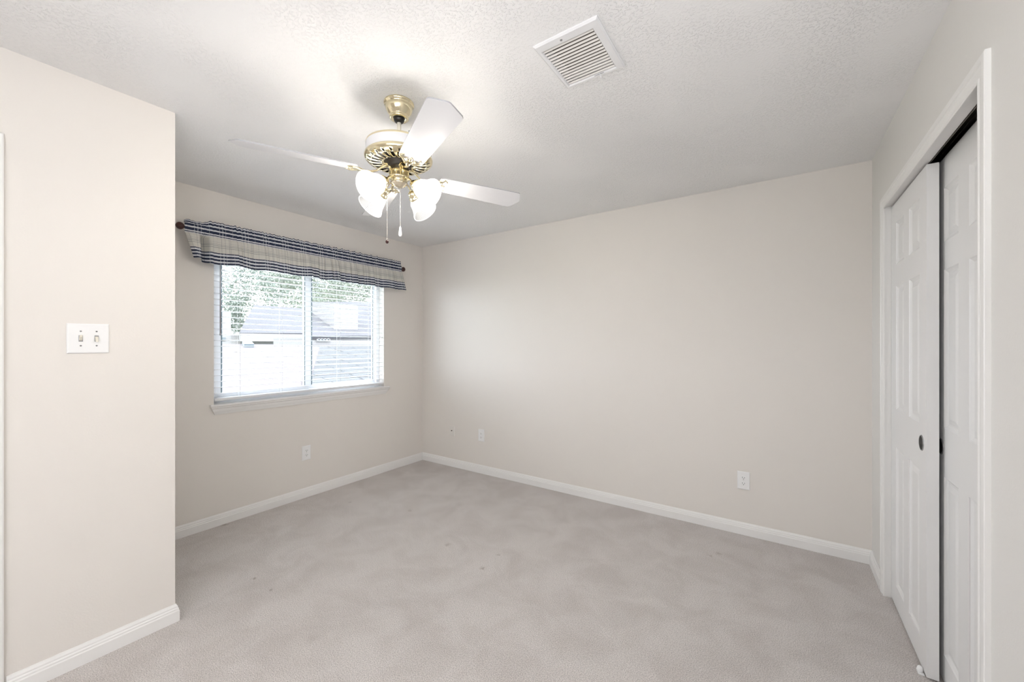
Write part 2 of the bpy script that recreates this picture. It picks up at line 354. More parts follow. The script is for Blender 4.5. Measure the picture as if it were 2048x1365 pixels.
# six panel doors. local: y along width from 0, x thickness (front face x=0 looking to -x), z up
def panel_door(name, wd, ht, cols, rows, th=0.035, back=False):
    bm = bmesh.new()
    ys = sorted({0, wd, *[c for a in cols for c in a]}); zs = sorted({0, ht, *[c for a in rows for c in a]})
    gv = {(i, j): bm.verts.new((0, y, z)) for i, y in enumerate(ys) for j, z in enumerate(zs)}
    pan = []
    for i in range(len(ys) - 1):
        for j in range(len(zs) - 1):
            f = bm.faces.new((gv[i, j], gv[i, j + 1], gv[i + 1, j + 1], gv[i + 1, j]))
            if (ys[i], ys[i + 1]) in cols and (zs[j], zs[j + 1]) in rows: pan.append(f)
    for f in pan:
        c = f.calc_center_median(); hw = (max(v.co.y for v in f.verts) - c.y); hh = (max(v.co.z for v in f.verts) - c.z)
        cur = f
        for inset, dx in ((0.004, 0.0035), (0.010, 0.0055), (0.006, 0.0), (0.022, -0.0060)):
            r = bmesh.ops.inset_region(bm, faces=[cur], thickness=inset, depth=0, use_even_offset=True)
            for v in cur.verts: v.co.x += dx
    # sides and back
    b = [bm.verts.new(p) for p in ((th, 0, 0), (th, wd, 0), (th, wd, ht), (th, 0, ht))]
    bm.faces.new(b)
    def edge(idx):
        return [gv[k] for k in idx]
    n, mm = len(ys) - 1, len(zs) - 1
    bm.faces.new(edge([(0, j) for j in range(mm + 1)]) + [b[3], b[0]])
    bm.faces.new(edge([(n, j) for j in range(mm + 1)]) + [b[2], b[1]])
    bm.faces.new(edge([(i, 0) for i in range(n + 1)]) + [b[1], b[0]])
    bm.faces.new(edge([(i, mm) for i in range(n + 1)]) + [b[2], b[3]])
    bmesh.ops.recalc_face_normals(bm, faces=bm.faces)
    me = bpy.data.meshes.new(name); bm.to_mesh(me); bm.free(); me.materials.append(M['door'])
    o = bpy.data.objects.new(name, me); COL.objects.link(o); return o
def finger_pull(parent, y, z, r=0.031):
    # recessed cup: bright rim and dark inner dish
    rim = MB().lathe([(r - .0045, -.002), (r - .002, .0016), (r, .0010), (r + .0012, -.001), (r + .0012, -.002)], 40, axis=(-1, 0, 0), caps=False).build('finger_pull', 'grey_metal', parent, loc=(-.0012, y, z))
    MB().lathe([(r - .002, .0007), (r - .005, .0005), (.008, .0003), (.0001, .0002)], 40, axis=(-1, 0, 0), caps=False).build('pull_dish', 'dark', rim)
rows = [(0.115, 0.812), (1.002, 1.622), (1.731, 1.941)]
FW = 0.610
cols = [(0.100, 0.264), (0.352, 0.509)]
d1 = struct(panel_door('door_1', FW, 2.036, cols, [(a - .008, b - .008) for a, b in rows])); d1.location = (0.477, 2.226, 0.008)
d1['label'] = 'front white six-panel sliding closet door with round recessed pull, slid to the far side'; finger_pull(d1, 0.068, 0.917)
cols2 = [(0.086, 0.257), (0.365, 0.510)]
cols2 = [(0.104, 0.257), (0.353, 0.510)]
d2 = struct(panel_door('door_2', FW, 2.052, [(FW - b, FW - a) for a, b in cols2], [(a - .008, b - .008) for a, b in rows])); d2.location = (0.527, 1.728, 0.008)
d2['label'] = 'rear white six-panel sliding closet door partly behind the front door'; finger_pull(d2, FW - 0.067, 0.915)
d3 = struct(panel_door('door_3', DY1 - DY0 - 0.006, DZ1 - 0.012, [(0.11, 0.34), (0.42, 0.65)], [(0.2, 0.8), (0.98, 1.58), (1.68, 1.92)])); d3.rotation_euler = (0, 0, math.pi)
d3.location = (XL - 0.045, DY1 - 0.003, 0.008); d3['label'] = 'white passage door in the near left wall'

# ------------------------------------------------------------------ window
win = struct(MB().box(XW - T, XW - 0.075, WY0, WY1, WZ1 - .045, WZ1).box(XW - T, XW - 0.075, WY0, WY1, WZ0, WZ0 + .045)
             .box(XW - T, XW - 0.075, WY0, WY0 + .045, WZ0 + .045, WZ1 - .045).box(XW - T, XW - 0.075, WY1 - .040, WY1, WZ0 + .045, WZ1 - .045).build('window_1', 'vinyl', bevel=0.003))
def sash(x0, x1, y0, y1, wl, wr, nm):
    z0, z1 = WZ0 + .045, WZ1 - .045; hb = .030
    f = MB().box(x0, x1, y0, y1, z1 - hb, z1).box(x0, x1, y0, y1, z0, z0 + hb).box(x0, x1, y0, y0 + wl, z0 + hb, z1 - hb).box(x0, x1, y1 - wr, y1, z0 + hb, z1 - hb).build(nm, 'vinyl', win, bevel=0.002)
    MB().box((x0 + x1) / 2 - .002, (x0 + x1) / 2 + .002, y0 + wl, y1 - wr, z0 + hb, z1 - hb).build('pane', 'glass', f)
    g = .004
    a, b, c, d = y0 + wl, y1 - wr, z0 + hb, z1 - hb
    MB().box(x1, x1 + .002, a - g, a + g, c, d).box(x1, x1 + .002, b - g, b + g, c, d).build('gasket', 'vinyl_dark', f)
sash(XW - 0.100, XW - 0.078, WY0 + .045, 1.915, .030, .038, 'inner_sash')
sash(XW - 0.126, XW - 0.104, 1.885, WY1 - .040, .070, .022, 'outer_sash')

# sill: stool with a moulded apron
stool = [(-0.075, 0), (0.030, 0), (0.034, -.004), (0.034, -.012), (0.030, -.016), (-0.075, -.016)]
sill = struct(MB().sweep([(o, h) for o, h in stool if o > 0] [:4] + [(-.001, -.016), (-.001, 0)], (XW, WY0 - .028, WZ0 + .004), (XW, WY1 + .052, WZ0 + .004), (1, 0, 0))
              .box(XW - .075, XW, WY0, WY1, WZ0 - .012, WZ0 + .004).build('window_sill', 'trim')); sill['kind'] = 'structure'; sill.name = 'trim_4'
ap = [(-.001, 0), (.027, 0), (.026, -.010), (.018, -.018), (.015, -.034), (.010, -.046), (.006, -.060), (-.001, -.060)]
def moulded(p0, p1):
    vs = []
    for p, sg in ((p0, 1), (p1, -1)):
        for o, h in ap: vs.append((XW + o, p + sg * (-h) * .5, WZ0 - .012 + h))
    n = len(ap); return MB().add(vs, [(i, (i + 1) % n, n + (i + 1) % n, n + i) for i in range(n)] + [tuple(range(n)), tuple(range(2 * n - 1, n - 1, -1))])
moulded(WY0 - .026, WY1 + .050).build('apron', 'trim', sill)

# ------------------------------------------------------------------ blind
bl = thing('window_blind', 'white two-inch slatted horizontal blind drawn down in the window', 'blind', (XW - 0.034, (WY0 + WY1) / 2, WZ0 + .02))
BY0, BY1 = -0.738, 0.738
def bpt(mb, name, m, **k): return mb.build(name, m, bl, **k)
bpt(MB().box(-.028, .028, BY0, BY1, WZ1 - WZ0 - .02 - .045, WZ1 - WZ0 - .022), 'headrail', 'blind', bevel=.002)
bpt(MB().box(-.026, .026, BY0, BY1, 0.004, 0.024), 'bottom_rail', 'blind', bevel=.003)
# one slat: gentle crown
mb = MB(); vs = []; K = 8
for y in (BY0, BY1):
    for sgn in (1, -1):
        for i in range(K + 1):
            t = i / K * 2 - 1; t = t * sgn
            vs.append((t * .025, y, .0022 * (1 - t * t) + (.0013 if sgn > 0 else -.0013)))
n = 2 * (K + 1); mb.add(vs, [(i, (i + 1) % n, n + (i + 1) % n, n + i) for i in range(n)] + [tuple(range(n)), tuple(range(2 * n - 1, n - 1, -1))])
slat = bpt(mb, 'slat', 'blind'); base = WZ0 + .02
zs = [1.879 - .0436 * k for k in range(-2, 22)]
for k, z in enumerate(zs):
    o = slat if k == 0 else slat.copy()
    if k: COL.objects.link(o); o.parent = bl
    o.location = (0, 0, z - base); o.rotation_euler = (0, R(-2), 0)
for yy in (1.345, 1.655, 2.175, 2.52):
    y = yy - (WY0 + WY1) / 2
    mb = MB()
    for x in (-.0265, .0265): mb.tube([(x, y, .02), (x, y, WZ1 - base - .045)], .0008, 6)
    for k, z in enumerate(zs): mb.tube([(-.0265, y, z - base - .0022), (.0265, y, z - base - .0022)], .0006, 5)
    bpt(mb, 'ladder_cord', 'cord')
y = 1.212 - (WY0 + WY1) / 2
bpt(MB().tube([(.034, y, WZ1 - base - .05), (.036, y, 1.9 - base), (.036, y, 1.398 - base)], [.0035, .0045, .0050], 8).lathe([(0, -.012), (.006, -.008), (.0065, 0), (.005, .008), (.003, .012)], 12, (.036, y, 1.402 - base)), 'tilt_wand', 'wand')
y = 2.625 - (WY0 + WY1) / 2
cd_ = bpt(MB().tube([(.032, y, WZ1 - base - .05), (.033, y, 1.50 - base)], .0012, 6).tube([(.032, y + .012, WZ1 - base - .05), (.033, y + .004, 1.50 - base)], .0012, 6)
          .tube([(.033, y, 1.50 - base), (.034, y - .012, 1.41 - base)], .0012, 6).tube([(.033, y + .004, 1.50 - base), (.034, y + .014, 1.41 - base)], .0012, 6), 'lift_cord', 'cord')
for dy in (-.012, .014):
    MB().lathe([(.0015, .012), (.004, .008), (.006, -.008), (.005, -.014), (0, -.015)], 12, (.034, y + dy, 1.40 - base)).build('cord_tassel', 'blind', cd_)

# ------------------------------------------------------------------ curtain rod and valance
RX, RZ = XW + 0.095, 2.121
rod = thing('curtain_rod', 'dark wooden curtain rod with round ball finials over the window', 'curtain rod', (RX, 1.89, RZ))
MB().tube([(0, .975 - 1.89, 0), (0, 2.800 - 1.89, .002)], .011, 16).build('pole', 'finial', rod)
for y, sg in ((.984 - 1.89, -1), (2.800 - 1.89, 1)):
    MB().lathe([(.011, -.004), (.016, 0), (.017, .005), (.010, .010), (.009, .013), (.016, .018), (.0225, .026), (.025, .036), (.0225, .047), (.014, .056), (.005, .060), (0, .0605)], 28, (0, y, 0), axis=(0, sg, 0)).build('finial', 'finial', rod)
for y in (1.10 - 1.89, 2.72 - 1.89):
    MB().tube([(0, y, 0), (-.05, y, -.004), (RX * -1 + XW - .0, y, -.006)], .006, 10).lathe([(.02, 0), (.02, .006), (.012, .012)], 20, (XW - RX, y, -.006), axis=(1, 0, 0)).build('bracket', 'finial', rod)

def valance():
    NU, NV = 900, 46; HT = 0.300; y0, y1 = .968, 2.803
    rnd = random.Random(3)
    fr = [(rnd.uniform(22, 40), rnd.uniform(0, 6.28), rnd.uniform(.5, 1)) for _ in range(4)]
    fine = [(rnd.uniform(150, 330), rnd.uniform(0, 6.28), rnd.uniform(.4, 1)) for _ in range(6)]
    mid = [(rnd.uniform(60, 110), rnd.uniform(0, 6.28), rnd.uniform(.5, 1)) for _ in range(4)]
    vs = []; uvs = []
    def nz(lst, y): return sum(a * math.sin(f * y + p) for f, p, a in lst) / sum(a for _, _, a in lst)
    def ss(a, b, t): t = max(0, min(1, (t - a) / (b - a))); return t * t * (3 - 2 * t)
    for i in range(NU + 1):
        s = i / NU; y = y0 + (y1 - y0) * s
        big, me, fi = nz(fr, y), nz(mid, y), nz(fine, y)
        for j in range(NV + 1):
            v = j / NV * HT                      # height over the hem
            z = RZ - 0.228 + v
            # distance from rod axis: skirt hangs in front, pocket hugs the rod, ruffle stands over it
            skirt = 1 - ss(.175, .200, v)
            ruff = ss(.252, .262, v)
            pocket = (1 - skirt) * (1 - ruff)
            dz = z - RZ
            x = RX + .014 + pocket * .004 * math.cos(min(abs(dz) / .022, 1) * 1.57)
            x += skirt * (.008 + (.198 - v) * .12) + skirt * (.2 - v) / .2 * (.036 * big + .014 * me) + skirt * (.008 * me + .007 * fi)
            x += pocket * .0022 * fi + ruff * (.004 * fi + .003 * me) - ruff * .010
            # fold at the left end: the cloth turns back towards the wall and comes forward again
            g = math.exp(-((y - 1.078) / .020) ** 2); x -= g * .080 * skirt
            g2 = math.exp(-((y - 1.02) / .05) ** 2); x += skirt * g2 * .008
            g3 = math.exp(-((y - 2.70) / .012) ** 2) + .8 * math.exp(-((y - 2.735) / .008) ** 2); x -= skirt * g3 * .018
            yy = y + skirt * (.2 - v) / .2 * (.040 * ss(.93, 1.0, s) + .045 * (1 - ss(0.0, .045, s)))
            # left flap narrows to the hem
            yy -= 0
            zz = z + skirt * (.2 - v) / .2 * (.009 * big + .022 * (1 - ss(.04, .075, s))) + ruff * (v - .25) / .05 * .006 * (me + fi)
            zz += (s - .5) * .002 + ruff * (-.022) * (1 - ss(.055, .085, s)) * (v - .25) / .05 + pocket * .0012 * fi
            vs.append((x - RX, yy - 1.89, zz - RZ)); uvs.append((y * 1.0 + .004 * big, v + .0008 * me))
    W = NV + 1
    fs = [(i * W + j, (i + 1) * W + j, (i + 1) * W + j + 1, i * W + j + 1) for i in range(NU) for j in range(NV)]
    me = bpy.data.meshes.new('valance'); me.from_pydata(vs, [], fs)
    ul = me.uv_layers.new(name='cloth')
    for lp in me.loops: ul.data[lp.index].uv = uvs[lp.vertex_index]
    for p in me.polygons: p.use_smooth = True
    me.materials.append(M['cloth'])
    o = bpy.data.objects.new('valance', me); COL.objects.link(o); o.location = (RX, 1.89, RZ)
    md = o.modifiers.new('thickness', 'SOLIDIFY'); md.thickness = 0.0011; md.offset = 1
    tag(o, 'navy and cream plaid gathered valance hanging from the dark rod over the window', 'valance')
valance()

# ------------------------------------------------------------------ wall plates (local: plate faces +x, y across, z up)
def plate_base(wd, ht, m, parent):
    t = .006; k = .004
    vs = []
    for x, dy, dz in ((0, 0, 0), (.003, 0, 0), (t, k, k)):
        for sy, sz in ((-1, -1), (1, -1), (1, 1), (-1, 1)): vs.append((x, sy * (wd / 2 - dy), sz * (ht / 2 - dz)))
    fs = [(0, 1, 2, 3), (8, 9, 10, 11)] + [(r * 4 + i, r * 4 + (i + 1) % 4, r * 4 + 4 + (i + 1) % 4, r * 4 + 4 + i) for r in (0, 1) for i in range(4)]
    return MB().add(vs, fs).build('cover_plate', m, parent, bevel=.0008)
def screw(parent, y, z, m='plastic'):
    s_ = MB().lathe([(.0032, 0), (.0030, .0009), (.0012, .0013), (0, .0013)], 16, (.006, y, z), axis=(1, 0, 0)).build('screw', m, parent)
    MB().box(.0071, .00755, y - .0026, y + .0026, z - .0005, z + .0005).build('slot', 'dark', s_)
def outlet(label, loc, rz):
    t = thing('wall_outlet', label, 'electrical outlet', loc, (0, 0, rz), 'white duplex outlets low on the walls')
    p = plate_base(.076, .124, 'plastic', t)
    for dz in (.0195, -.0195):
        pts = []
        for i in range(28):
            a = 2 * math.pi * i / 28; pts.append((.017 * math.cos(a), max(-.0125, min(.0125, .0165 * math.sin(a)))))
        vs = [(x, a, b + dz) for x in (.005, .0085) for a, b in pts]; n = 28
        f = MB().add(vs, [(i, (i + 1) % n, n + (i + 1) % n, n + i) for i in range(n)] + [tuple(range(n)), tuple(range(n, 2 * n))]).build('receptacle', 'plastic', t)
        s_ = MB().box(.0085, .0088, -.0075, -.0052, dz - .001, dz + .0075).box(.0085, .0088, .0052, .0075, dz - .001, dz + .0065)
        s_.lathe([(.0026, 0), (.0026, .0003), (0, .0003)], 14, (.0085, 0, dz - .0072), axis=(1, 0, 0))
        s_.build('socket_holes', 'dark', f)
    screw(t, 0, 0)
    return t
outlet('white duplex outlet on the window wall below the window', (XW, 1.850, .384), 0)
outlet('white duplex outlet on the back wall nearest the window corner', (-2.552, YB, .388), R(-90))
outlet('white duplex outlet on the back wall towards the closet', (-.218, YB, .376), R(-90))
t = thing('cable_plate', 'small wall-coloured coax cable plate near the room corner', 'wall plate', (-2.957, YB, .386), (0, 0, R(-90)))
plate_base(.074, .104, 'painted_plate', t)
MB().lathe([(.0055, 0), (.0055, .003), (.0045, .003), (.0045, .010), (.0038, .010), (.0025, .006), (0, .006)], 18, (.006, 0, 0.003), axis=(1, 0, 0)).build('coax_jack', 'motor', t)
t = thing('light_switch', 'white double toggle light switch plate on the near left wall', 'light switch', (XL, .3805, 1.354))
plate_base(.124, .124, 'plastic', t)
for dy, up in ((-.0225, 1), (.0235, -1)):
    hole = MB().box(.0057, .0064, dy - .0062, dy + .0062, -.0130, .0130).build('toggle_slot', 'grey_metal', t)
    vs = []
    for x, hy, zc, hz in ((.004, .0048, 0, .0105), (.0095, .0046, up * .002, .0085), (.017, .0036, up * .0105, .0040)):
        for sy, sz in ((-1, -1), (1, -1), (1, 1), (-1, 1)): vs.append((x, dy + sy * hy, zc + sz * hz))
    MB().add(vs, [(0, 1, 2, 3), (8, 9, 10, 11)] + [(r * 4 + i, r * 4 + (i + 1) % 4, r * 4 + 4 + (i + 1) % 4, r * 4 + 4 + i) for r in (0, 1) for i in range(4)]).build('toggle', 'ivory', t, bevel=.0008)
    screw(t, dy, .030, 'grey_metal'); screw(t, dy, -.030, 'grey_metal')

# ------------------------------------------------------------------ ceiling vent
cx, cy = (VX0 + VX1) / 2, (VY0 + VY1) / 2; hx, hy = (VX1 - VX0) / 2, (VY1 - VY0) / 2
t = thing('ceiling_vent', 'white louvred metal air register on the ceiling', 'air vent', (cx, cy, H))
ix0, ix1, iy0, iy1 = -.746 - cx, -.546 - cx, 1.306 - cy, 1.537 - cy
vs = []
for (a, b, c, d, z) in ((-hx, hx, -hy, hy, 0), (-hx, hx, -hy, hy, -.004), (-hx + .006, hx - .006, -hy + .006, hy - .006, -.009), (ix0 - .004, ix1 + .004, iy0 - .004, iy1 + .004, -.009), (ix0, ix1, iy0, iy1, -.004), (ix0 + .0005, ix1 - .0005, iy0 + .0005, iy1 - .0005, .05)):
    vs += [(a, c, z), (b, c, z), (b, d, z), (a, d, z)]
MB().add(vs, [(r * 4 + i, r * 4 + (i + 1) % 4, r * 4 + 4 + (i + 1) % 4, r * 4 + 4 + i) for r in range(5) for i in range(4)]).build('frame', 'fan_white', t, recalc=True)
MB().box(ix0, ix1, iy0, iy1, .048, .052).build('shaded_damper', 'shaded_damper', t)
sl = None; NS = 14
for k in range(NS):
    y = iy0 + (k + .5) * (iy1 - iy0) / NS
    if sl is None:
        vs = []
        for x in (ix0, ix1):
            for a, z in ((-.0034, -.0022), (-.0005, -.0040), (.0022, -.0064), (.0027, -.0060), (.0000, -.0035), (-.0030, -.0017)): vs.append((x, a, z))
        n = 6; sl = MB().add(vs, [(i, (i + 1) % n, n + (i + 1) % n, n + i) for i in range(n)] + [tuple(range(n)), tuple(range(n, 2 * n))]).build('louvre', 'louvre', t); o = sl
    else:
        o = sl.copy(); COL.objects.link(o); o.parent = t
    o.location = (0, y, 0.0)
MB().box(.005, .045, hy - .0205, hy - .0190, -.0094, -.0089).build('lever_slot', 'dark', t)
MB().tube([(.028, hy - .020, -.008), (.029, hy - .016, -.016), (.031, hy - .011, -.022)], [.0022, .0022, .003], 8).build('lever', 'fan_white', t)
screw_ = MB().lathe([(.0045, 0), (.004, -.0012), (0, -.002)], 14, (-.02, -hy + .022, -.009)).build('screw', 'grey_metal', t)

# ------------------------------------------------------------------ ceiling fan
FX, FY = -1.457, 1.221
fan = thing('ceiling_fan', 'white and polished brass ceiling fan with four blades and four lit bell shades', 'ceiling fan', (FX, FY, 0))
def fp(mb, name, m, parent=fan, **k): return mb.build(name, m, parent, **k)
fp(MB().lathe([(.0, H - .0005), (.067, H - .0005), (.068, H - .005), (.066, H - .010), (.060, H - .012), (.0605, H - .018), (.060, H - .026), (.055, H - .040), (.047, H - .052), (.041, H - .058), (.0395, H - .062), (.043, H - .066), (.0435, H - .069), (.040, H - .073), (.030, H - .074), (.024, H - .070)], 64, caps=False), 'canopy', 'brass')
fp(MB().lathe([(.010, 2.349), (.018, 2.352), (.0235, 2.360), (.0245, 2.369), (.020, 2.379)], 32), 'hanger_ball', 'black')
fp(MB().lathe([(.0095, 2.25), (.0095, 2.372)], 24), 'downrod', 'ivory')
# motor housing
hb = fp(MB().lathe([(.012, 2.262), (.030, 2.262), (.034, 2.256), (.110, 2.251), (.136, 2.247), (.1445, 2.242), (.1465, 2.237), (.1455, 2.233)], 96, caps=False), 'motor_cap', 'brass')
for a in (100, 220, 340): MB().lathe([(.003, 0), (.003, .008), (.0045, .009), (.0045, .012), (0, .012)], 10, (.125 * math.cos(R(a)), .125 * math.sin(R(a)), 2.247)).build('screw', 'grey_metal', hb)
fp(MB().lathe([(.1455, 2.234), (.1465, 2.230), (.1465, 2.197), (.1455, 2.193)], 96, caps=False), 'motor_band', 'fan_white')
prof = [(.1455, 2.194), (.1500, 2.190), (.1520, 2.183), (.1510, 2.177), (.1470, 2.171), (.1400, 2.1655), (.1310, 2.1615), (.1260, 2.1600), (.1210, 2.1590), (.1150, 2.158), (.095, 2.157), (.078, 2.1575), (.070, 2.159), (.064, 2.164), (.064, 2.170)]
def skip(j, i):
    if 8 <= j <= 10: return i % 8 in (1, 2, 3, 4)
    if 5 <= j <= 6: return i % 8 in (2, 3)
    return False
fp(MB().lathe(prof, 192, skip=skip, caps=False), 'vented_housing', 'brass').modifiers.new('t', 'SOLIDIFY').thickness = 0.0012
fp(MB().lathe([(0, 2.21), (.138, 2.21), (.140, 2.185), (.128, 2.172), (.10, 2.168), (.060, 2.168), (.056, 2.150), (.056, 2.140), (.040, 2.138), (0, 2.138)], 64, caps=False), 'motor_core', 'motor')
fp(MB().lathe([(.0, 2.141), (.043, 2.141), (.0455, 2.138), (.0455, 2.100), (.0475, 2.096), (.0475, 2.092), (.042, 2.087), (.039, 2.085), (.0375, 2.079), (.0375, 2.072)], 64, caps=False), 'switch_housing', 'brass')
fp(MB().lathe([(.030, 2.078), (.0355, 2.074), (.0365, 2.070), (.0345, 2.066), (.031, 2.064), (.026, 2.058), (.018, 2.053), (.008, 2.0505), (0, 2.050)], 48, caps=False, rib=lambda r, t, a: r + (.0008 * math.cos(16 * a) if .01 < r < .032 else 0)), 'bottom_cap', 'clear_cap')

# blades and irons (built along +x, then turned)
ZB = 2.105; PITCH = 13.5
def blade():
    half = [(.186, .0), (.186, .036), (.190, .046), (.200, .0515), (.30, .056), (.45, .0610), (.590, .0655), (.606, .0650), (.614, .0600), (.620, .050), (.6285, .034), (.637, .018), (.643, .006), (.644, 0)]
    out = half + [(x, -y) for x, y in reversed(half[1:-1])]
    n = len(out); vs = [(x, y, z) for z in (-.003, .003) for x, y in out]
    return MB().add(vs, [tuple(range(n)), tuple(range(n, 2 * n))], mi=0).add(vs, [(i, (i + 1) % n, n + (i + 1) % n, n + i) for i in range(n)], mi=1)
def iron():
    mb = MB()
    # arm from flywheel, dipping outwards
    mb.tube([(.050, 0, .036), (.064, 0, .034), (.080, 0, .022), (.100, 0, .004), (.125, 0, -.006), (.150, 0, -.008), (.172, 0, -.006)], [.010, .010, .0085, .0075, .0075, .009, .011], 12, flat=.55)
    mb.box(.040, .066, -.012, .012, .032, .042)
    # scrolled crescent hugging the blade root
    c = []
    for i in range(25):
        t = -1 + 2 * i / 24
        c.append((.172 + .040 * abs(t) ** 1.8 + .004 * math.cos(t * 9), t * .050, -.0075 + .002 * math.cos(3 * t)))
    mb.tube(c, [.0040 + .0075 * (1 - (-1 + 2 * i / 24) ** 2) for i in range(25)], 12, flat=.5)
    for t in (-1, 1):
        cc = [(.212 - .012 * math.cos(a), t * (.050 - .0085 + .0085 * math.cos(a * .9)), -.0072) for a in [k * .5 for k in range(9)]]
        mb.tube(cc, .0032, 8, flat=.6)
        mb.tube([(.160, t * .004, -.007), (.190, t * .016, -.007), (.202, t * .019, -.006)], [.006, .005, .0035], 8, flat=.5)
    mb.tube([(.165, 0, -.007), (.20, 0, -.0075), (.218, 0, -.0055)], [.010, .007, .004], 10, flat=.5)
    for x, y in ((.214, 0), (.199, .018), (.199, -.018)): mb.lathe([(.0045, 0), (.004, -.003), (0, -.004)], 12, (x, y, -.006))
    return mb
b0 = fp(blade(), 'blade', ['blade', 'fan_edge'], bevel=.0012); i0 = fp(iron(), 'blade_iron', 'brass')
for k in range(4):
    if k: b_ = b0.copy(); COL.objects.link(b_); i_ = i0.copy(); COL.objects.link(i_)
    else: b_, i_ = b0, i0
    ang = R(-26 + 90 * k)
    for o, pt in ((b_, PITCH), (i_, PITCH * .0)):
        o.parent = fan; o.location = (0, 0, ZB)
        o.rotation_euler = (Matrix.Rotation(ang, 4, 'Z') @ Matrix.Rotation(R(-pt), 4, 'X')).to_euler()
    # the bracket follows the blade pitch beyond the arm
i0.data = i0.data
me = i0.data
for v in me.vertices:                      # twist the outer bracket to the blade pitch
    f = max(0, min(1, (v.co.x - .11) / .05)); a = R(-PITCH) * f
    y, z = v.co.y, v.co.z; v.co.y = y * math.cos(a) - z * math.sin(a); v.co.z = y * math.sin(a) + z * math.cos(a)

# light kit
def shade_rib(r, t, a): return r + (.0009 * math.cos(64 * a) * max(0, (t - .045) / .067) if t > .045 else 0)
for k in range(4):
    a = R(-85 + 90 * k + 2); u = Vector((math.cos(a), math.sin(a), 0)); zv = Vector((0, 0, 1))
    P = lambda r, z: u * r + zv * z
    ax = (u * math.cos(R(31)) - zv * math.sin(R(31))).normalized()
    arm = fp(MB().tube([P(.034, 2.083), P(.048, 2.086), P(.062, 2.080), P(.074, 2.068), P(.083, 2.058)], [.005, .0045, .0042, .0042, .005], 12), 'lamp_arm', 'brass')
    sc = P(.084, 2.053)
    fp(MB().lathe([(.0, -.012), (.008, -.011), (.015, -.006), (.019, .002), (.0195, .012), (.022, .016), (.0275, .020), (.0285, .026), (.0265, .030), (.0, .030)], 32, sc, axis=ax, caps=False), 'lamp_socket', 'brass')
    pr = [(.0235, .024), (.0255, .031), (.032, .038), (.038, .048), (.0415, .061), (.0445, .074), (.0495, .088), (.0560, .101), (.0610, .109), (.0628, .113), (.0636, .116)]
    sh = fp(MB().lathe(pr, 128, sc, axis=ax, rib=shade_rib, caps=False), 'lamp_shade', ['shade', 'shade_rib'])
    for q_, p_ in enumerate(sh.data.polygons):          # clear flutes near the rim
        j_, i_ = divmod(q_, 128)
        if 5 <= j_ <= 8 and i_ % 2: p_.material_index = 1
    md = sh.modifiers.new('t', 'SOLIDIFY'); md.thickness = .0025; md.offset = -1
    bp_ = [(.0, .018), (.012, .020), (.014, .032), (.018, .044), (.022, .056), (.0235, .066), (.021, .078), (.015, .086), (.006, .0905), (0, .091)]
    MB().lathe(bp_, 24, sc, axis=ax, caps=False).build('bulb', 'bulb', sh)

# pull chains
def chain(name, x, y, z0, z1, start):
    mb = MB().tube([start, ((start[0] + x) / 2, (start[1] + y) / 2, start[2] + .001), (x, y, z0 - .004)], .0010, 6)
    z = z0; 
    while z > z1:
        mb.lathe([(0, .0013), (.0009, .0009), (.0012, 0), (.0009, -.0009), (0, -.0013)], 8, (x, y, z), caps=False); z -= .0040
    mb.tube([(x, y, z0), (x, y, z1)], .0005, 5)
    return fp(mb, name, 'chain')
c1 = chain('pull_chain', .0045, .003, 2.050, 1.862, (.0045, .003, 2.058))
MB().lathe([(0, .012), (.003, .011), (.0045, .004), (.0068, -.012), (.0075, -.024), (.0062, -.032), (.003, -.035), (0, -.035)], 20, (.0045, .003, 1.860)).build('chain_pull', 'fan_white', c1)
cx2, cy2 = -.0455, -.031
c2 = chain('pull_chain', cx2, cy2, 2.084, 1.812, (-.034, -.024, 2.090))
MB().lathe([(0, .0085), (.002, .009), (.003, .0065), (.0060, .004), (.0075, -.001), (.0062, -.006), (.0028, -.009), (0, -.0092)], 20, (cx2, cy2, 1.803)).build('chain_pull', 'finial', c2)

# ------------------------------------------------------------------ floor guide of the closet doors
t = thing('door_guide', 'small white plastic closet door floor guide on the carpet', 'door guide', (0.4655, 2.262, 0))
MB().lathe([(.0, .0), (.0095, .0), (.0100, .010), (.0085, .019), (.0055, .024), (.0, .0255)], 20).build('guide_knob', 'plastic', t)
MB().box(-.009, .010, -.020, .016, .000, .003).build('base', 'plastic', t, bevel=.001)

# ------------------------------------------------------------------ outdoors seen through the blind
def siding(name, col, scale):
    m = mat(name, col, 0.8, spec=.1); n, l = nt(m); b = n['Principled BSDF']
    tc = n.new('ShaderNodeTexCoord'); sp = n.new('ShaderNodeSeparateXYZ'); mu = n.new('ShaderNodeMath'); mu.operation = 'MULTIPLY'; mu.inputs[1].default_value = scale
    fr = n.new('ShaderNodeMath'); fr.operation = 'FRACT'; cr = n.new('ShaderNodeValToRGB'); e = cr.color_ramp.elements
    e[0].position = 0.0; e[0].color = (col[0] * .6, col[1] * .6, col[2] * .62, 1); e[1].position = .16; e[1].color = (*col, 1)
    l.new(tc.outputs['Object'], sp.inputs[0]); l.new(sp.outputs[2], mu.inputs[0]); l.new(mu.outputs[0], fr.inputs[0]); l.new(fr.outputs[0], cr.inputs[0]); l.new(cr.outputs[0], b.inputs['Base Color'])
    return m
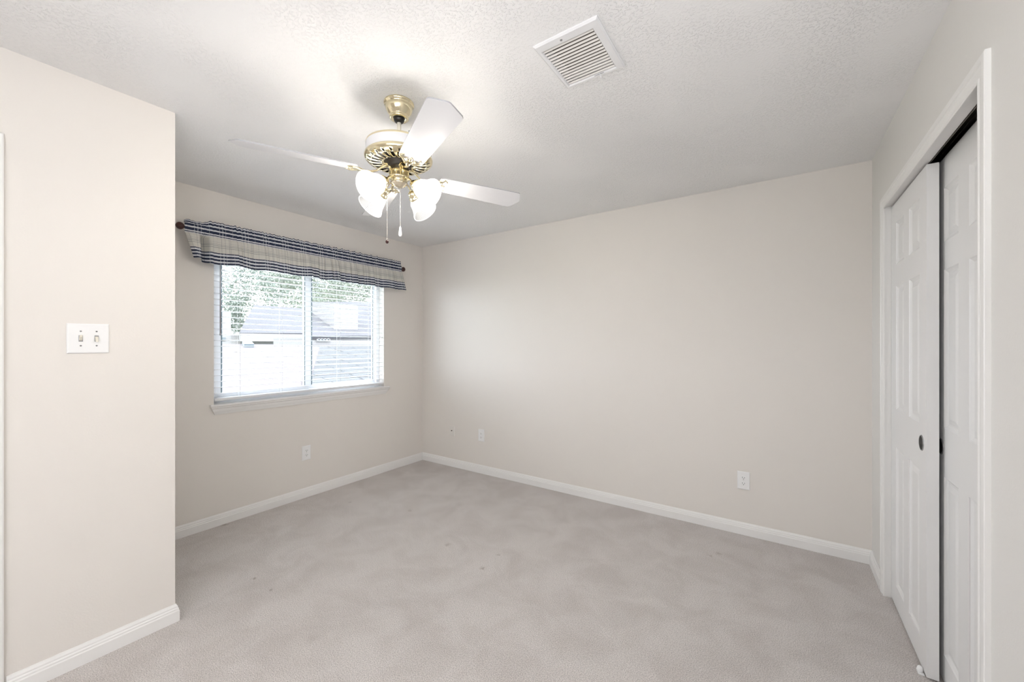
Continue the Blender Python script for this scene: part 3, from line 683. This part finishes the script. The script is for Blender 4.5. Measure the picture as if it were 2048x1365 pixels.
def shingle(name, col, dark, sc=(1.0, 1.0)):
    m = mat(name, col, 0.9, spec=.05); n, l = nt(m); b = n['Principled BSDF']
    tc = n.new('ShaderNodeTexCoord'); uvn = n.new('ShaderNodeUVMap'); uvn.uv_map = 'roof'; br = n.new('ShaderNodeTexBrick')
    br.inputs['Color1'].default_value = (*col, 1); br.inputs['Color2'].default_value = (col[0] * .85, col[1] * .85, col[2] * .86, 1)
    br.inputs['Mortar'].default_value = (*dark, 1); br.inputs['Scale'].default_value = 1.0; br.inputs['Mortar Size'].default_value = .014
    br.inputs['Brick Width'].default_value = 1.3; br.inputs['Row Height'].default_value = .16
    l.new(uvn.outputs[0], br.inputs['Vector']); l.new(br.outputs['Color'], b.inputs['Base Color']); return m
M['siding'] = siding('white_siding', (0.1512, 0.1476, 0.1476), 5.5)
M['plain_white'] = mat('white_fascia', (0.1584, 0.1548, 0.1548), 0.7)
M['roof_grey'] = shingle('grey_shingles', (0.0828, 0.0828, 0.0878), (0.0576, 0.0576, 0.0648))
M['roof_pale'] = shingle('pale_pink_shingles', (0.1080, 0.0986, 0.1037), (0.0958, 0.0871, 0.0922))  # brightness of the sunlit facet put into a paler colour
M['roof_rows'] = shingle('shingle_rows', (0.0864, 0.0893, 0.0914), (0.0086, 0.0108, 0.0130))
M['roof_shadow'] = mat('roof_shadow_tone', (0.05, 0.075, 0.09), 0.3)  # flat dark tone for a shadow lying on the pale roof
M['win_dark'] = mat('house_window_glass', (0.09, 0.11, 0.12), 0.3)
M['bark'] = mat('bark', (0.14, 0.11, 0.08), 0.9, bump=(20, .5, .02, 3))
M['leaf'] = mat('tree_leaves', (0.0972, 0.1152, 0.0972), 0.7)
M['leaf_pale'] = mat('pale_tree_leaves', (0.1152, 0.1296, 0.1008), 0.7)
M['lawn'] = mat('lawn', (0.12, 0.15, 0.08), 0.95, bump=(30, .3, .02, 2))
struct(MB().box(-60, XW - .4, -30, 50, -3.2, -3.05).build('ground', 'lawn'))
CY_, SY_ = math.cos(R(34.154)), math.sin(R(34.154))
def at(u, v, X):
    """world point on the plane x = X seen at photograph pixel (u, v): used only to read off real positions"""
    a = (u - 1024) / 793.885; d = Vector((-SY_ + CY_ * a, CY_ + SY_ * a, -(v - 687.65) / 793.885))
    k = X / d.x; return Vector((X, d.y * k, CAMZ + d.z * k))
def quad_slab(name, pts, m, parent, th=.12, uv=None):
    p = [Vector(q) for q in pts]; nrm = (p[1] - p[0]).cross(p[-1] - p[0]).normalized()
    if nrm.z < 0: nrm = -nrm
    vs = p + [q - nrm * th for q in p]; n = len(p)
    me = bpy.data.meshes.new(name); me.from_pydata([tuple(q) for q in vs], [], [tuple(range(n)), tuple(range(2 * n - 1, n - 1, -1))] + [(i, n + i, n + (i + 1) % n, (i + 1) % n) for i in range(n)])
    e0 = (p[1] - p[0]).normalized(); e1 = nrm.cross(e0); ul = me.uv_layers.new(name='roof')
    for lp in me.loops:
        q = vs[lp.vertex_index] - p[0]; ul.data[lp.index].uv = (q.dot(e0), q.dot(e1))
    me.materials.append(M[m]); o = bpy.data.objects.new(name, me); COL.objects.link(o); o.parent = parent; return o
# house A: gabled white house, its long roof slope facing us
ha = thing('neighbouring_house', 'pale neighbouring house with grey roof seen through the left pane', 'house')
e0, e1 = at(478, 666, -20), at(612, 667, -20); r0, r1 = at(508, 610, -26), at(606, 617, -26)
quad_slab('roof', [e0, e1, (r1.x, r1.y, r1.z), (r0.x, r0.y, r0.z)], 'roof_grey', ha)
MB().box(-20.05, -19.95, e0.y, e1.y, e0.z - .38, e0.z - .02).build('fascia', 'plain_white', ha)
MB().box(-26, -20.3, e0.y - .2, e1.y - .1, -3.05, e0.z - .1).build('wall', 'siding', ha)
gx = at(440, 640, -20.3)
MB().box(-21.5, -20.3, gx.y - 2.5, e0.y - .2, -3.05, e0.z + .9).build('side_wing', 'plain_white', ha)
a, b = at(444, 675, -20.28), at(451, 682, -20.28)
MB().box(-20.30, -20.26, a.y, b.y, b.z, a.z).build('vent_grille', 'win_dark', ha)
# house B: white chimney box and grey roofs behind the right pane
hb_ = thing('neighbouring_house', 'pale neighbouring house with square white upper storey seen through the right pane', 'house')
a, b = at(668, 606, -13), at(716, 678, -13)
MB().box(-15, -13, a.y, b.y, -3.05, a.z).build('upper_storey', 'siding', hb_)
a, b = at(614, 604, -15.5), at(800, 604, -15.5); c, d = at(800, 672, -12.6), at(614, 672, -12.6)
quad_slab('roof', [(d.x, d.y, d.z), (c.x, c.y, c.z), (b.x, b.y, b.z), (a.x, a.y, a.z)], 'roof_grey', hb_)
MB().box(-14.8, -12.7, d.y, c.y, -3.05, d.z - .05).build('wall', 'siding', hb_)
a, b = at(634, 673, -12.66), at(659, 682, -12.66)
mb = MB(); W_ = (b.y - a.y) / 4; hz = (a.z - b.z) / 2
for i in range(5): mb.box(-12.70, -12.64, a.y + i * W_ - .018, a.y + i * W_ + .018, b.z, a.z)
for j in range(3): mb.box(-12.70, -12.64, a.y - .018, b.y + .018, b.z + j * hz - .012, b.z + j * hz + .012)
wf = mb.build('window', 'plain_white', hb_)
MB().box(-12.69, -12.67, a.y, b.y, b.z, a.z).build('pane', 'win_dark', wf)
# lower roof in the foreground: left facet painted pale as sunlit, darker rows right
lr = thing('garage_roof', 'low pale shingled roof just below the window, with a small dark panel as a shadow', 'roof')
A0, A1 = at(400, 688, -11.6), at(612, 690, -11.6)
B0, B1 = at(400, 830, -5.4), at(596, 830, -5.4)
quad_slab('pale_slope', [B0, B1, A1, A0], 'roof_pale', lr)
C0 = at(640, 694, -10.5); C1 = at(830, 692, -10.5); D0 = at(604, 830, -5.4); D1 = at(800, 830, -5.4)
quad_slab('rows_slope', [D0, D1, C1, C0], 'roof_rows', lr)
quad_slab('pale_slope', [B1 + Vector((0, 0, -.02)), D0 + Vector((0, 0, -.02)), C0 + Vector((0, 0, -.02)), A1 + Vector((0, 0, -.02))], 'roof_pale', lr)
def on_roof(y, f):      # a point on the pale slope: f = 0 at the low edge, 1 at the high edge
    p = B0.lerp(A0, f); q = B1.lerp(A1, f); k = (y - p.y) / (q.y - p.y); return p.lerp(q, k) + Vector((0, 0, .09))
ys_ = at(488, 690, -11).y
quad_slab('roof_shadow', [on_roof(ys_, .90), on_roof(ys_ + .22, .90), on_roof(ys_ + .36, .975), on_roof(ys_ + .14, .975)], 'roof_shadow', lr, th=.1)  # dark panel laid on the slope in place of a shadow
MB().box(-11.9, -5.6, min(A0.y, B0.y) + 1, max(C1.y, D1.y) - .5, -3.05, min(B0.z, D0.z) - .2).build('wall', 'siding', lr)
# trees
def tree(label, u, v, X, rad, zs, n, leaf, seed):
    q = abs(X) / 24; rad *= q; zs *= q
    c = at(u, v, X); rn = random.Random(seed)
    t = thing('tree', label, 'tree', (c.x, c.y, -3.05), group='trees behind the neighbouring houses')
    hc = c.z + 3.05
    MB().tube([(0, 0, 0), (.1, .05, hc * .4), (0, .1, hc * .8)], [.28, .2, .1], 10).build('trunk', 'bark', t)
    blobs = [(Vector((rn.uniform(-.8, .8) * rad, rn.uniform(-.95, .95) * rad, rn.uniform(-.7, .7) * zs)), rn.uniform(.3, .6)) for _ in range(26)]
    mb = MB()
    for k in range(n):
        bc, br = blobs[k % len(blobs)]; d = Vector((rn.gauss(0, 1), rn.gauss(0, 1), rn.gauss(0, 1))).normalized() * br * rad * rn.uniform(.5, 1) * .7
        p = bc + d + Vector((0, 0, hc)); s_ = rn.uniform(.04, .09) * q
        a = Vector((rn.gauss(0, 1), rn.gauss(0, 1), rn.gauss(0, 1))).normalized(); b = a.orthogonal().normalized() * s_ * .5; a = a * s_
        mb.add([p - a, p + b, p + a, p - b], [(0, 1, 2, 3)])
    mb.build('foliage', leaf, t, recalc=False)
tree('bushy green tree above the left neighbour roof', 500, 590, -50, 3.3, 2.2, 9000, 'leaf', 1)
tree('pale green tree above the window mullion', 590, 596, -74, 2.8, 2.0, 7000, 'leaf_pale', 2)
tree('broad pale green tree behind the right neighbour roof', 655, 580, -33, 2.6, 1.8, 9000, 'leaf_pale', 3)
tree('green tree at the right edge of the window view', 735, 592, -54, 3.0, 1.9, 7000, 'leaf', 4)
tree('small green tree at the left edge of the window view', 442, 630, -29, 1.0, 1.0, 2500, 'leaf', 5)
